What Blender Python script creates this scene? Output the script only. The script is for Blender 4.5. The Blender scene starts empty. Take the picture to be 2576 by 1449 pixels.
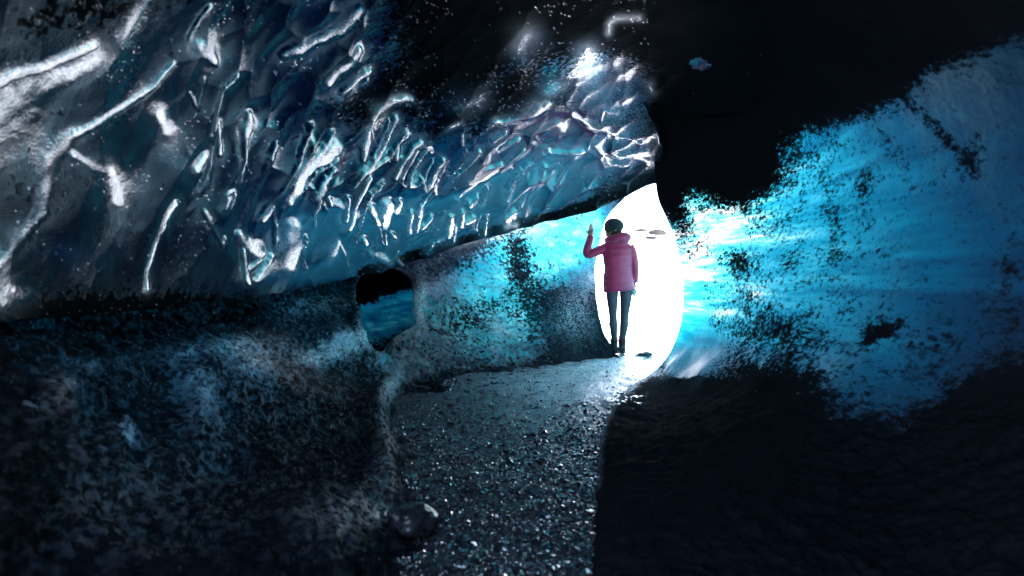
import bpy, bmesh, math, random
import numpy as np
random.seed(7); np.random.seed(7)
SC = bpy.context.scene; COL = SC.collection
F = 1431.0; CX, CY = 1288.0, 724.5; CAMZ = 0.85      # photo plane (2576 x 1449), focal length in its pixels
R = math.radians

# ------------------------------------------------------------------ noise helpers
_perm = np.random.RandomState(3).permutation(256); _perm = np.concatenate([_perm, _perm, _perm])
_gr = np.random.RandomState(5).normal(size=(256, 3)); _gr /= np.linalg.norm(_gr, axis=1)[:, None]
def perlin(p):
    i = np.floor(p).astype(int); f = p - i; i &= 255
    u = f*f*f*(f*(f*6-15)+10); out = 0
    for dx in (0, 1):
        for dy in (0, 1):
            for dz in (0, 1):
                h = _perm[_perm[_perm[i[:,0]+dx]+i[:,1]+dy]+i[:,2]+dz]
                g = _gr[h]
                d = g[:,0]*(f[:,0]-dx)+g[:,1]*(f[:,1]-dy)+g[:,2]*(f[:,2]-dz)
                w = (u[:,0] if dx else 1-u[:,0])*(u[:,1] if dy else 1-u[:,1])*(u[:,2] if dz else 1-u[:,2])
                out = out + w*d
    return out*1.5
def fbm(p, sc, octv=4, gain=.5):
    r = 0; a = 1
    for k in range(octv):
        r = r + a*perlin(p*sc+17.3*k); a *= gain; sc *= 2.03
    return r
def sstep(a, b, x):
    t = np.clip((x-a)/(b-a), 0, 1); return t*t*(3-2*t)

# ------------------------------------------------------------------ photo point + depth -> place
def at(px, py, D):
    return np.stack([(px-CX)/F*D, D, CAMZ-(py-CY)/F*D], -1)
def tps(pts):
    """smooth depth surface through measured (px, py, depth) points"""
    a = np.array(pts, float); X = a[:, :2]/1000; v = np.log(a[:, 2]); n = len(a)
    d = np.linalg.norm(X[:, None]-X[None], axis=2)
    K = np.where(d > 0, d*d*np.log(d+1e-12), 0)+np.eye(n)*.004
    P = np.c_[np.ones(n), X]; M = np.zeros((n+3, n+3)); M[:n, :n] = K; M[:n, n:] = P; M[n:, :n] = P.T
    w = np.linalg.solve(M, np.r_[v, 0, 0, 0])
    def f(px, py):
        Q = np.stack([px, py], -1)/1000; r = w[n]+w[n+1]*Q[..., 0]+w[n+2]*Q[..., 1]
        for k in range(n):
            dd = (Q[..., 0]-X[k, 0])**2+(Q[..., 1]-X[k, 1])**2
            r = r+w[k]*.5*dd*np.log(dd+1e-12)
        return np.exp(np.clip(r, math.log(.6), math.log(16)))
    return f
def seg_near(px, py, poly, closed=True):
    best = np.full(px.shape, 1e18); bx = px.copy(); by = py.copy(); n = len(poly)
    for k in range(n if closed else n-1):
        ax, ay = poly[k]; cx, cy = poly[(k+1) % n]; dx, dy = cx-ax, cy-ay; L = dx*dx+dy*dy+1e-9
        t = np.clip(((px-ax)*dx+(py-ay)*dy)/L, 0, 1); qx, qy = ax+t*dx, ay+t*dy
        d = (px-qx)**2+(py-qy)**2; m = d < best
        best = np.where(m, d, best); bx = np.where(m, qx, bx); by = np.where(m, qy, by)
    return bx, by, np.sqrt(best)
def inside(px, py, poly):
    r = np.zeros(px.shape, bool); n = len(poly)
    for k in range(n):
        ax, ay = poly[k]; bx, by = poly[(k+1) % n]
        if ay == by: continue
        c = ((ay > py) != (by > py)) & (px < (bx-ax)*(py-ay)/(by-ay)+ax); r ^= c
    return r
def smooth_poly(pts, closed=True, n=6):
    """Catmull-Rom through the points"""
    P = np.array(pts, float); m = len(P); out = []
    for k in range(m if closed else m-1):
        p0, p1, p2, p3 = (P[(k-1) % m] if closed or k > 0 else P[0]), P[k], P[(k+1) % m], (P[(k+2) % m] if closed or k+2 < m else P[-1])
        for t in np.arange(n)/n:
            out.append(.5*((2*p1)+(p2-p0)*t+(2*p0-5*p1+4*p2-p3)*t*t+(3*p1-p0-3*p2+p3)*t**3))
    if not closed: out.append(P[-1])
    return np.array(out)

def mesh_np(name, V, Fq, mat, smooth=True, attrs=None, parent=None):
    me = bpy.data.meshes.new(name); Fq = np.asarray(Fq, np.int32); k = Fq.shape[1]
    me.vertices.add(len(V)); me.vertices.foreach_set('co', np.asarray(V, np.float32).ravel())
    me.loops.add(Fq.size); me.loops.foreach_set('vertex_index', Fq.ravel())
    me.polygons.add(len(Fq)); me.polygons.foreach_set('loop_start', np.arange(0, Fq.size, k, dtype=np.int32))
    me.update(calc_edges=True)
    me.polygons.foreach_set('use_smooth', np.full(len(Fq), smooth))
    for kx, a in (attrs or {}).items():
        a = np.asarray(a, np.float32)
        if a.ndim == 2: me.attributes.new(kx, 'FLOAT_VECTOR', 'POINT').data.foreach_set('vector', a.ravel())
        else: me.attributes.new(kx, 'FLOAT', 'POINT').data.foreach_set('value', a)
    me.validate(); me.update()
    o = bpy.data.objects.new(name, me); COL.objects.link(o)
    if mat: me.materials.append(mat)
    if parent: o.parent = parent
    return o
def tag(o, label=None, cat=None, group=None, kind=None):
    if label: o['label'] = label
    if cat: o['category'] = cat
    if group: o['group'] = group
    if kind: o['kind'] = kind
    return o
def empty(name, loc):
    o = bpy.data.objects.new(name, None); COL.objects.link(o); o.location = loc; o.empty_display_size = .1; return o

def sheet(name, box, step, poly, holes, depthf, heightf, attrf, mat, rim=0.9, rimdir=(0, 0, 0), parent=None, glint_aim=None):
    """curved ice surface whose outline is `poly`, with real holes, carved by heightf, and its edges returned backwards as a rim"""
    x0, y0, x1, y1 = box
    gx = np.arange(x0, x1+step, step); gy = np.arange(y0, y1+step, step)
    X, Y = np.meshgrid(gx, gy); X = X.astype(float); Y = Y.astype(float)
    def dep(X, Y): return depthf(X, Y)
    ins = inside(X, Y, poly)
    for h in holes: ins &= ~inside(X, Y, h)
    ny, nx = X.shape; idx = np.arange(ny*nx).reshape(ny, nx)
    q = np.stack([idx[:-1, :-1], idx[1:, :-1], idx[1:, 1:], idx[:-1, 1:]], -1).reshape(-1, 4)
    fi = ins.ravel(); q = q[fi[q].sum(1) >= 2]
    used = np.zeros(ny*nx, bool); used[q.ravel()] = True
    mv = used & ~fi
    px = X.ravel().copy(); py = Y.ravel().copy()
    bx, by, bd = seg_near(px[mv], py[mv], poly)
    for h in holes:
        hx, hy, hd = seg_near(px[mv], py[mv], h); m = hd < bd
        bx = np.where(m, hx, bx); by = np.where(m, hy, by); bd = np.minimum(bd, hd)
    px[mv] = bx; py[mv] = by
    remap = -np.ones(ny*nx, int); remap[used] = np.arange(used.sum()); q = remap[q]
    px = px[used]; py = py[used]
    P = at(px, py, dep(px, py))
    e = 2.0
    Tx = at(px+e, py, dep(px+e, py))-P; Ty = at(px, py+e, dep(px, py+e))-P
    N = np.cross(Ty, Tx); N /= np.linalg.norm(N, axis=1)[:, None]
    tocam = np.array([0, 0, CAMZ])-P
    N *= np.sign((N*tocam).sum(1))[:, None]
    H = heightf(px, py, P)
    V = P+N*H[:, None]
    at_ = attrf(px, py, P)
    if glint_aim is not None:
        Hn = glint_aim(V, N, px, py); at_['glint'] = Hn[0]; at_['glint_aim'] = Hn[1]
    # edges
    if rim > 0:
        E = np.concatenate([q[:, [0, 1]], q[:, [1, 2]], q[:, [2, 3]], q[:, [3, 0]]])
        Es = np.sort(E, 1); key = Es[:, 0].astype(np.int64)*len(V)+Es[:, 1]
        _, fidx, cnt = np.unique(key, return_index=True, return_counts=True)
        B = E[fidx[cnt == 1]]
        bv = np.unique(B); nb = len(bv); mp = -np.ones(len(V), int); mp[bv] = np.arange(nb)
        rd = V[bv]-np.array([0, 0, CAMZ]); rd /= np.linalg.norm(rd, axis=1)[:, None]
        rd = rd+np.array(rimdir)
        base = len(V); newV = [V]; prev = bv; fq = [q]
        for s, k in enumerate((.12, .4, 1.0)):
            nv = V[bv]+rd*rim*k+N[bv]*(-.05*rim*k)
            newV.append(nv); cur = base+s*nb
            a, b = B[:, 0], B[:, 1]
            pa = a if s == 0 else base+(s-1)*nb+mp[a]; pb = b if s == 0 else base+(s-1)*nb+mp[b]
            fq.append(np.stack([pb, pa, cur+mp[a], cur+mp[b]], -1))
        V = np.concatenate(newV); q = np.concatenate(fq)
        at_ = {k2: np.concatenate([v]+[v[bv]]*3) for k2, v in at_.items()}
        if 'glint' in at_: at_['glint'][base:] = 0
    return mesh_np(name, V, q, mat, True, at_, parent)

def blobs(px, py, L):
    """sum of soft elliptical patches: (x, y, rx, ry, angle, value)"""
    r = np.zeros(px.shape)
    for x, y, rx, ry, a, v in L:
        c, s = math.cos(R(a)), math.sin(R(a)); dx = px-x; dy = -(py-y)
        u = (dx*c+dy*s)/rx; w = (-dx*s+dy*c)/ry
        r = r+v*np.exp(-(u*u+w*w))
    return r

# ------------------------------------------------------------------ materials
def nmat(name):
    m = bpy.data.materials.new(name); m.use_nodes = True; nt = m.node_tree; nt.nodes.clear()
    return m, nt, nt.nodes, nt.links
class NB:
    def __init__(s, nt): s.nt = nt; s.n = nt.nodes; s.l = nt.links
    def set(s, sock, v):
        if isinstance(v, bpy.types.NodeSocket): s.l.new(v, sock)
        elif v is not None: sock.default_value = v
    def math(s, op, a, b=None, clamp=False):
        n = s.n.new('ShaderNodeMath'); n.operation = op; n.use_clamp = clamp; s.set(n.inputs[0], a)
        if b is not None: s.set(n.inputs[1], b)
        return n.outputs[0]
    def attr(s, nm):
        n = s.n.new('ShaderNodeAttribute'); n.attribute_name = nm; return n.outputs['Fac']
    def pos(s, scale=(1, 1, 1), rot=(0, 0, 0)):
        g = s.n.new('ShaderNodeNewGeometry'); m = s.n.new('ShaderNodeMapping'); s.l.new(g.outputs['Position'], m.inputs[0])
        m.inputs['Scale'].default_value = scale; m.inputs['Rotation'].default_value = rot; return m.outputs[0]
    def noise(s, vec, scale, detail=4, rough=.55, dist=0):
        n = s.n.new('ShaderNodeTexNoise'); s.l.new(vec, n.inputs['Vector']); n.inputs['Scale'].default_value = scale
        n.inputs['Detail'].default_value = detail; n.inputs['Roughness'].default_value = rough; n.inputs['Distortion'].default_value = dist
        return n.outputs['Fac']
    def vor(s, vec, scale, feat='F1', rnd=1):
        n = s.n.new('ShaderNodeTexVoronoi'); n.feature = feat; s.l.new(vec, n.inputs['Vector']); n.inputs['Scale'].default_value = scale
        n.inputs['Randomness'].default_value = rnd; return n.outputs['Distance']
    def ramp(s, v, a, b, lo=0, hi=1):
        n = s.n.new('ShaderNodeMapRange'); n.interpolation_type = 'SMOOTHSTEP'
        s.set(n.inputs[0], v); s.set(n.inputs[1], a); s.set(n.inputs[2], b); s.set(n.inputs[3], lo); s.set(n.inputs[4], hi); return n.outputs[0]
    def mixc(s, f, a, b):
        n = s.n.new('ShaderNodeMix'); n.data_type = 'RGBA'; s.set(n.inputs[0], f); s.set(n.inputs[6], a); s.set(n.inputs[7], b); return n.outputs[2]
    def rgb(s, r, g, b):
        n = s.n.new('ShaderNodeCombineColor'); s.set(n.inputs[0], r); s.set(n.inputs[1], g); s.set(n.inputs[2], b); return n.outputs[0]
    def bump(s, h, strength, dist, nrm=None):
        n = s.n.new('ShaderNodeBump'); n.inputs['Strength'].default_value = strength; n.inputs['Distance'].default_value = dist
        s.l.new(h, n.inputs['Height'])
        if nrm: s.l.new(nrm, n.inputs['Normal'])
        return n.outputs[0]
    def prin(s, **k):
        n = s.n.new('ShaderNodeBsdfPrincipled')
        for a, v in k.items(): s.set(n.inputs[a.replace('_', ' ')], v)
        return n
    def out(s, sh):
        o = s.n.new('ShaderNodeOutputMaterial'); s.l.new(sh, o.inputs['Surface']); return o

def ice_mat(name, kcol=(2.2, .54, .375), gain=.3, spec_scale=26, streak=(1, 1, 1), streak_rot=(0, 0, 0), streak_amt=.8, streak_scale=6,
            clear=(.010, .022, .032), palec=(.42, .47, .53), dirtc=(.006, .006, .007), rough=.13, rough_dirt=.55,
            bump_s=.35, bump_scale=60, bump_d=.01, ior=1.5, grit=0.0, has_glints=False, spec_dirt=.08, speck_soft=.025, speck_aniso=(1, 1, 1)):
    """old glacier ice: light passes by a painted glow field (Beer-Lambert), sediment blocks it, frosty patches and painted highlights whiten it"""
    m, nt, n, l = nmat(name); b = NB(nt)
    d = b.attr('glow_depth'); sed = b.attr('sediment'); fr = b.attr('frost_sheen')
    st = b.noise(b.pos(streak, streak_rot), streak_scale, 6, .6, .3)
    st2 = b.noise(b.pos(streak, streak_rot), streak_scale*4.3, 3, .6)
    d2 = b.math('ADD', d, b.math('MULTIPLY', b.math('SUBTRACT', b.math('ADD', b.math('MULTIPLY', st, .75), b.math('MULTIPLY', st2, .25)), .5), streak_amt*4))
    d2 = b.math('MAXIMUM', d2, .02)
    sp = b.math('ADD', b.math('MULTIPLY', b.noise(b.pos(speck_aniso), spec_scale, 5, .74, .2), .80), b.math('MULTIPLY', b.noise(b.pos(speck_aniso), spec_scale*.28, 3, .6), .20))
    thr = n.new('ShaderNodeMapRange'); b.set(thr.inputs[0], sed); thr.inputs[3].default_value = .635; thr.inputs[4].default_value = .28
    thr = thr.outputs[0]
    mask = b.ramp(sp, b.math('SUBTRACT', thr, speck_soft), b.math('ADD', thr, speck_soft))
    fg = b.noise(b.pos(), spec_scale*1.7, 5, .75)
    frm = b.math('MULTIPLY', fr, b.ramp(fg, .40, .60), True)
    mask = b.math('MULTIPLY', mask, b.math('SUBTRACT', 1.0, b.math('MULTIPLY', frm, .9)))
    if has_glints: mask = b.math('MULTIPLY', mask, b.math('SUBTRACT', 1.0, b.attr('glint')))
    inv = b.math('SUBTRACT', 1.0, mask)
    g = b.math('MULTIPLY', inv, gain)
    ch = [b.math('MULTIPLY', b.math('POWER', math.exp(-k), d2), g) for k in kcol]
    tcol = b.rgb(*ch)
    base = b.mixc(frm, (*clear, 1), (*palec, 1))
    base = b.mixc(mask, base, (*dirtc, 1))
    hb = b.noise(b.pos(), bump_scale, 5, .62)
    hv = b.vor(b.pos(), bump_scale*1.6)
    n0 = None; pol = 0
    if has_glints:   # placed highlights: shading normals aimed to mirror the mouth to the camera
        pol = b.attr('glint'); fa = n.new('ShaderNodeAttribute'); fa.attribute_name = 'glint_aim'; ge = n.new('ShaderNodeNewGeometry')
        mv = n.new('ShaderNodeMix'); mv.data_type = 'VECTOR'; l.new(pol, mv.inputs[0]); l.new(ge.outputs['Normal'], mv.inputs[4]); l.new(fa.outputs['Vector'], mv.inputs[5])
        nm_ = n.new('ShaderNodeVectorMath'); nm_.operation = 'NORMALIZE'; l.new(mv.outputs[1], nm_.inputs[0]); n0 = nm_.outputs[0]
    nr = b.bump(b.math('ADD', hb, b.math('MULTIPLY', hv, .5)), bump_s, bump_d, n0)
    if grit:
        nr = b.bump(b.math('MULTIPLY', b.noise(b.pos(), 95, 6, .8), b.math('ADD', b.math('MULTIPLY', mask, .9), .1)), grit, .02, nr)
    ro = b.math('ADD', b.math('MULTIPLY', mask, rough_dirt-rough), b.math('ADD', b.math('MULTIPLY', b.math('MULTIPLY', frm, inv), .25), rough))
    if has_glints:
        ior = b.math('ADD', 1.5, b.math('MULTIPLY', pol, .8)); ro = b.math('SUBTRACT', ro, b.math('MULTIPLY', pol, .05))
    p = b.prin(Base_Color=base, Roughness=ro, IOR=ior, Normal=nr, Specular_IOR_Level=b.math('ADD', b.math('MULTIPLY', inv, .5-spec_dirt), spec_dirt))
    t = n.new('ShaderNodeBsdfTranslucent'); l.new(tcol, t.inputs['Color'])
    ad = n.new('ShaderNodeAddShader'); l.new(p.outputs[0], ad.inputs[0]); l.new(t.outputs[0], ad.inputs[1])
    b.out(ad.outputs[0]); return m

def simple_mat(name, col, rough=.6, col2=None, nscale=20, bump=.0, bscale=60, bdist=.01, spec=.5, ior=1.45, sheen=0, coat=0):
    m, nt, n, l = nmat(name); b = NB(nt)
    f = b.noise(b.pos(), nscale, 4, .6)
    c = b.mixc(b.ramp(f, .35, .65), (*col, 1), (*(col2 or tuple(x*.7 for x in col)), 1))
    k = dict(Base_Color=c, Roughness=rough, IOR=ior)
    if bump: k['Normal'] = b.bump(b.noise(b.pos(), bscale, 4, .6), bump, bdist)
    p = b.prin(**k); p.inputs['Specular IOR Level'].default_value = spec; p.inputs['Sheen Weight'].default_value = sheen; p.inputs['Coat Weight'].default_value = coat
    b.out(p.outputs[0]); return m

# ------------------------------------------------------------------ scalloped ice ceiling (left and overhead)
KA = [(-500,724,1.35),(0,724,1.9),(600,700,3.6),(890,690,5.0),(1290,590,6.2),(1640,440,5.9),(1665,430,5.6),(1655,330,5.0),(1600,220,4.6),
      (1288,0,2.9),(0,0,1.5),(-500,0,1.15),(600,0,2.25),(1700,0,3.0),(1500,200,4.4),(1000,300,3.9),(0,400,1.75),(500,400,2.75),(1300,350,4.9),
      (-500,-500,1.0),(600,-500,1.5),(1700,-500,1.9),(2600,-500,1.7),(0,900,1.95),(-500,1000,1.3),(900,0,2.6),(900,500,4.2),(1950,0,2.9),(1900,200,3.8)]
fA = tps(KA)
S1 = (0, 0, .5556); S2 = (536.7, 268.3, .3473); S3 = (872, 234.8, .3241); S4 = (603.7, 0, .287); S6 = (1207.5, 0, .3704)
# highlight strokes put into the ceiling's shape and normals: outline frame, points, widths, how far turned (1 = fully toward the mouth), whitening
GLINT_STROKES = [
 (S1,[(-90,440),(60,350),(230,290),(420,205)],[40,34,30,20],1,.3),(S1,[(-120,560),(0,480),(180,390),(420,275)],[200,170,110,60],.85,.75),(S1,[(-60,640),(60,590),(160,520)],[110,80,50],.5,.5),
 (S1,[(680,10),(620,90),(560,170)],[40,30,22],.6,.3),(S1,[(960,40),(915,100),(870,180)],[9,9,6],1,.3),
 (S1,[(790,300),(700,400),(560,490),(440,550),(340,610)],[7,8,9,14,26],.9,.3),(S1,[(340,610),(300,650),(230,720),(205,850),(190,960),(60,1130),(-20,1230)],[26,45,55,50,36,30,30],.55,.35),
 (S1,[(920,220),(950,250),(985,290)],[40,60,28],.85,.4),(S1,[(735,520),(750,560),(772,605)],[45,40,50],1,.3),(S1,[(510,780),(535,860),(545,920)],[40,70,50],.9,.4),(S1,[(545,920),(565,1020),(545,1110)],[50,46,40],.45,.3),
 (S1,[(940,710),(900,770)],[22,34],.9,.3),(S1,[(805,925),(760,990),(720,1070),(690,1160),(670,1310)],[20,14,14,10,8],.9,.3),
 (S1,[(1085,350),(1030,400),(990,520),(985,600)],[9,9,8,8],.8,.2),(S1,[(50,1310),(55,1312)],[26,26],1,.2),(S1,[(0,1380),(60,1360),(130,1330)],[70,60,30],.4,.3),
 (S1,[(930,370),(905,500),(870,430)],[12,12,8],.4,.2),(S1,[(970,620),(965,760),(920,880)],[10,14,30],.5,.3),(S1,[(930,960),(975,1050),(1015,1110)],[14,16,14],.5,.3),(S1,[(330,700),(420,760),(480,780)],[20,25,25],.5,.3),
 (S2,[(60,130),(62,250),(60,350)],[30,30,40],.85,.4),(S2,[(275,80),(270,150),(255,220)],[40,80,50],1,.5),(S2,[(255,220),(240,380),(190,560)],[36,26,12],.7,.2),
 (S2,[(470,280),(445,330),(425,375)],[26,40,40],.8,.4),(S2,[(425,375),(370,540),(300,760),(240,900)],[30,30,60,50],.3,.1),
 (S2,[(730,160),(690,270),(620,430)],[16,18,12],.95,.2),(S2,[(620,430),(520,620),(420,740),(350,850)],[20,24,18,24],.6,.2),
 (S2,[(895,225),(850,290),(780,390)],[22,30,40],.9,.5),(S2,[(890,340),(850,390),(740,460)],[90,100,90],.9,.9),(S2,[(740,460),(660,540),(620,620),(570,700)],[90,120,120,80],.95,.95),(S2,[(570,700),(540,760),(500,880)],[50,36,26],.55,.3),
 (S2,[(925,395),(850,460),(770,510),(690,620)],[14,14,14,14],1,.2),(S2,[(905,490),(830,580),(770,680)],[36,40,60],.65,.5),
 (S2,[(450,745),(400,830)],[34,56],.9,.6),(S2,[(460,780),(485,900),(470,1050)],[18,20,20],.7,.5),(S2,[(230,950),(290,1040)],[50,80],.85,.8),(S2,[(290,1040),(340,1070)],[80,100],.9,.9),
 (S2,[(255,1060),(268,1180),(265,1290)],[22,24,24],.9,.6),(S2,[(385,1080),(290,1190)],[18,14],1,.3),(S2,[(590,900),(590,1040),(560,1130)],[90,190,210],.9,1),(S2,[(560,1130),(430,1190),(330,1270)],[180,130,40],.8,1),
 (S2,[(440,1090),(390,1170),(315,1265)],[20,20,20],1,.3),(S2,[(685,960),(670,1080),(690,1190)],[14,14,14],1,.3),(S2,[(785,700),(755,800),(750,900)],[26,24,24],.7,.5),(S2,[(860,700),(865,730)],[36,36],.8,.5),
 (S2,[(900,730),(960,745),(1000,715)],[50,50,40],.55,.5),(S2,[(912,985),(880,1060),(850,1130)],[36,80,60],.7,.9),(S2,[(912,985),(960,1080),(990,1160)],[24,26,20],.6,.5),
 (S2,[(150,605),(100,640)],[9,9],.9,.2),(S2,[(115,670),(92,735)],[30,26],.85,.3),(S2,[(162,630),(130,745)],[14,12],.9,.2),(S2,[(110,960),(80,1020)],[16,14],.6,.2),
 (S2,[(1165,540),(1110,640),(1060,740),(990,890)],[30,36,34,34],.8,.5),(S2,[(1270,580),(1180,660),(1120,770),(1070,900),(1035,1020)],[10,14,14,14,8],.9,.2),
 (S2,[(1010,700),(970,830)],[26,30],.8,.4),(S2,[(1175,770),(1220,870)],[46,34],.9,.5),(S2,[(1285,750),(1265,880)],[76,60],.95,.7),(S2,[(1228,900),(1240,1010)],[14,14],.9,.3),(S2,[(1275,900),(1262,1010)],[14,14],.9,.3),
 (S2,[(1118,1000),(1124,1008)],[44,44],.9,.6),(S2,[(1325,955),(1345,970)],[20,14],.9,.3),(S2,[(1150,1085),(1220,1110),(1300,1150)],[30,50,50],.4,.8),
 (S3,[(525,90),(450,90),(380,105),(280,160)],[14,26,36,40],.95,.4),(S3,[(280,160),(230,230),(190,310)],[30,20,24],.9,.3),(S3,[(190,310),(178,410),(150,545)],[36,76,20],.7,.6),
 (S3,[(415,235),(340,360),(265,510),(150,650),(75,745)],[20,26,30,20,14],.95,.3),(S3,[(370,250),(290,400),(230,520)],[20,34,30],.55,.5),(S3,[(480,325),(400,450),(345,520),(250,580),(180,640)],[14,14,16,14,14],.9,.2),
 (S3,[(500,360),(430,420),(400,530)],[36,36,30],.6,.5),(S3,[(595,395),(540,440),(440,575)],[20,22,18],.8,.4),(S3,[(432,600),(400,680)],[26,24],.7,.5),(S3,[(560,480),(500,600),(450,680)],[40,40,30],.4,.4),
 (S3,[(650,450),(570,560),(520,650),(500,720)],[14,18,16,22],.95,.3),(S3,[(500,735),(560,735),(600,690)],[16,12,12],.8,.2),(S3,[(700,560),(640,640),(610,720)],[26,26,22],.5,.3),
 (S3,[(765,545),(700,640),(630,765)],[18,22,26],.95,.3),(S3,[(598,680),(622,770),(700,710)],[16,24,12],.8,.3),(S3,[(720,700),(650,800),(590,900),(565,970)],[8,12,24,24],.75,.3),
 (S3,[(935,475),(880,580),(825,645)],[12,14,10],.85,.2),(S3,[(1035,465),(945,590),(860,655)],[12,16,12],.9,.2),(S3,[(1365,465),(1290,540),(1215,615)],[14,18,14],.95,.2),
 (S3,[(1215,580),(1140,620),(1060,660),(955,700)],[14,26,40,16],1,.4),(S3,[(1085,575),(1010,655)],[18,30],.85,.4),(S3,[(1000,720),(940,780),(890,830)],[60,60,40],.45,.4),
 (S3,[(1115,775),(1070,875)],[24,26],.95,.4),(S3,[(1035,840),(980,890)],[34,44],.85,.6),(S3,[(435,875),(400,935)],[40,50],.95,.5),
 (S3,[(520,960),(510,1090)],[40,50],.75,.7),(S3,[(595,940),(560,1080)],[30,44],.75,.6),(S3,[(680,980),(600,1060)],[24,34],.7,.5),(S3,[(825,990),(790,1110)],[40,44],.75,.7),(S3,[(845,1040),(835,1150)],[24,24],.6,.6),
 (S3,[(760,1120),(690,1170),(650,1230)],[12,10,10],.9,.2),(S3,[(915,950),(890,1040)],[34,30],.75,.5),(S3,[(995,985),(930,1015)],[24,24],.8,.5),(S3,[(1105,975),(1080,1115)],[22,26],.7,.6),(S3,[(1050,970),(1010,1080)],[20,20],.4,.4),
 (S3,[(1565,95),(1500,140),(1420,190)],[30,56,50],.9,.5),(S3,[(1420,190),(1320,220),(1230,245),(1150,235)],[36,26,22,20],.8,.3),(S3,[(1640,280),(1510,345)],[70,50],.8,.4),
 (S3,[(1245,320),(1140,375)],[14,18],.9,.2),(S3,[(1345,380),(1200,440)],[12,12],.8,.2),(S3,[(1570,485),(1490,550)],[34,30],1,.3),(S3,[(1490,550),(1400,590),(1320,680),(1255,780)],[16,14,14,16],.85,.2),
 (S3,[(1655,570),(1545,600),(1490,700),(1390,850),(1300,970)],[20,18,22,18,20],.85,.3),(S3,[(1385,650),(1310,750),(1245,840)],[16,18,16],.8,.3),(S3,[(1485,785),(1425,860),(1405,960)],[18,30,34],.8,.4),
 (S3,[(1315,930),(1250,990)],[40,40],.75,.5),(S3,[(1235,1040),(1330,1050)],[70,50],.4,.8),(S3,[(800,290),(870,255)],[14,8],.9,.2),(S3,[(930,100),(990,70),(1040,110)],[40,70,40],.35,.4),
 (S6,[(320,265),(280,330)],[70,50],.7,.7),(S6,[(725,350),(745,385)],[50,40],.8,.4),(S6,[(800,450),(740,465),(690,490)],[30,60,40],.5,.4),(S6,[(530,580),(480,620)],[50,60],.5,.3),
 (S6,[(630,800),(760,870),(930,905)],[26,40,26],.95,.3),(S6,[(560,900),(500,940),(430,975)],[50,54,30],.8,.4),(S6,[(870,925),(790,985),(830,1040)],[34,44,36],.95,.4),(S6,[(930,930),(1030,950),(1095,990)],[14,16,14],.95,.2),
 (S6,[(845,1045),(960,1080),(1115,1055)],[34,34,34],1,.4),(S6,[(845,1090),(870,1150),(1000,1145)],[50,66,40],.9,.4),(S6,[(1060,1090),(1130,1120)],[40,30],.85,.4),(S6,[(930,770),(840,745),(828,830)],[9,11,9],.85,.2),
 (S6,[(690,1045),(560,1060),(430,1080),(380,1130)],[34,30,30,20],.95,.3),(S6,[(665,1080),(590,1170),(515,1280)],[36,30,16],.9,.3),
 (S6,[(440,1190),(370,1290),(280,1405)],[20,28,26],.9,.3),(S6,[(295,1165),(240,1270),(185,1370)],[14,16,14],.9,.2),(S6,[(295,1035),(230,1090),(160,1165)],[14,18,14],.95,.2),(S6,[(155,1140),(80,1170),(0,1215)],[16,26,30],.95,.3),
 (S6,[(870,215),(880,155),(930,122),(1080,112)],[9,9,10,9],.8,.2),(S6,[(1150,590),(1165,620)],[14,14],.7,.2),(S6,[(960,690),(990,670)],[20,20],.7,.2),(S6,[(1205,930),(1215,1000)],[14,14],.8,.2),
 (S4,[(500,-20),(620,5),(750,15)],[50,60,36],.9,.4),(S4,[(1060,120),(980,220),(880,300),(700,385),(560,450),(420,525)],[60,90,100,80,90,60],.8,.6),
 (S4,[(1055,470),(960,560),(860,650),(790,745)],[60,90,90,80],.8,.5),(S4,[(870,510),(780,610)],[70,50],.4,.4),(S4,[(1150,665),(1060,710),(980,780),(915,835)],[40,70,60,36],.85,.5),(S4,[(1150,755),(1060,810),(960,880)],[16,20,16],.6,.3),(S4,[(2120,880),(2000,920),(1880,950)],[80,90,50],.35,.4),
]
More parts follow.
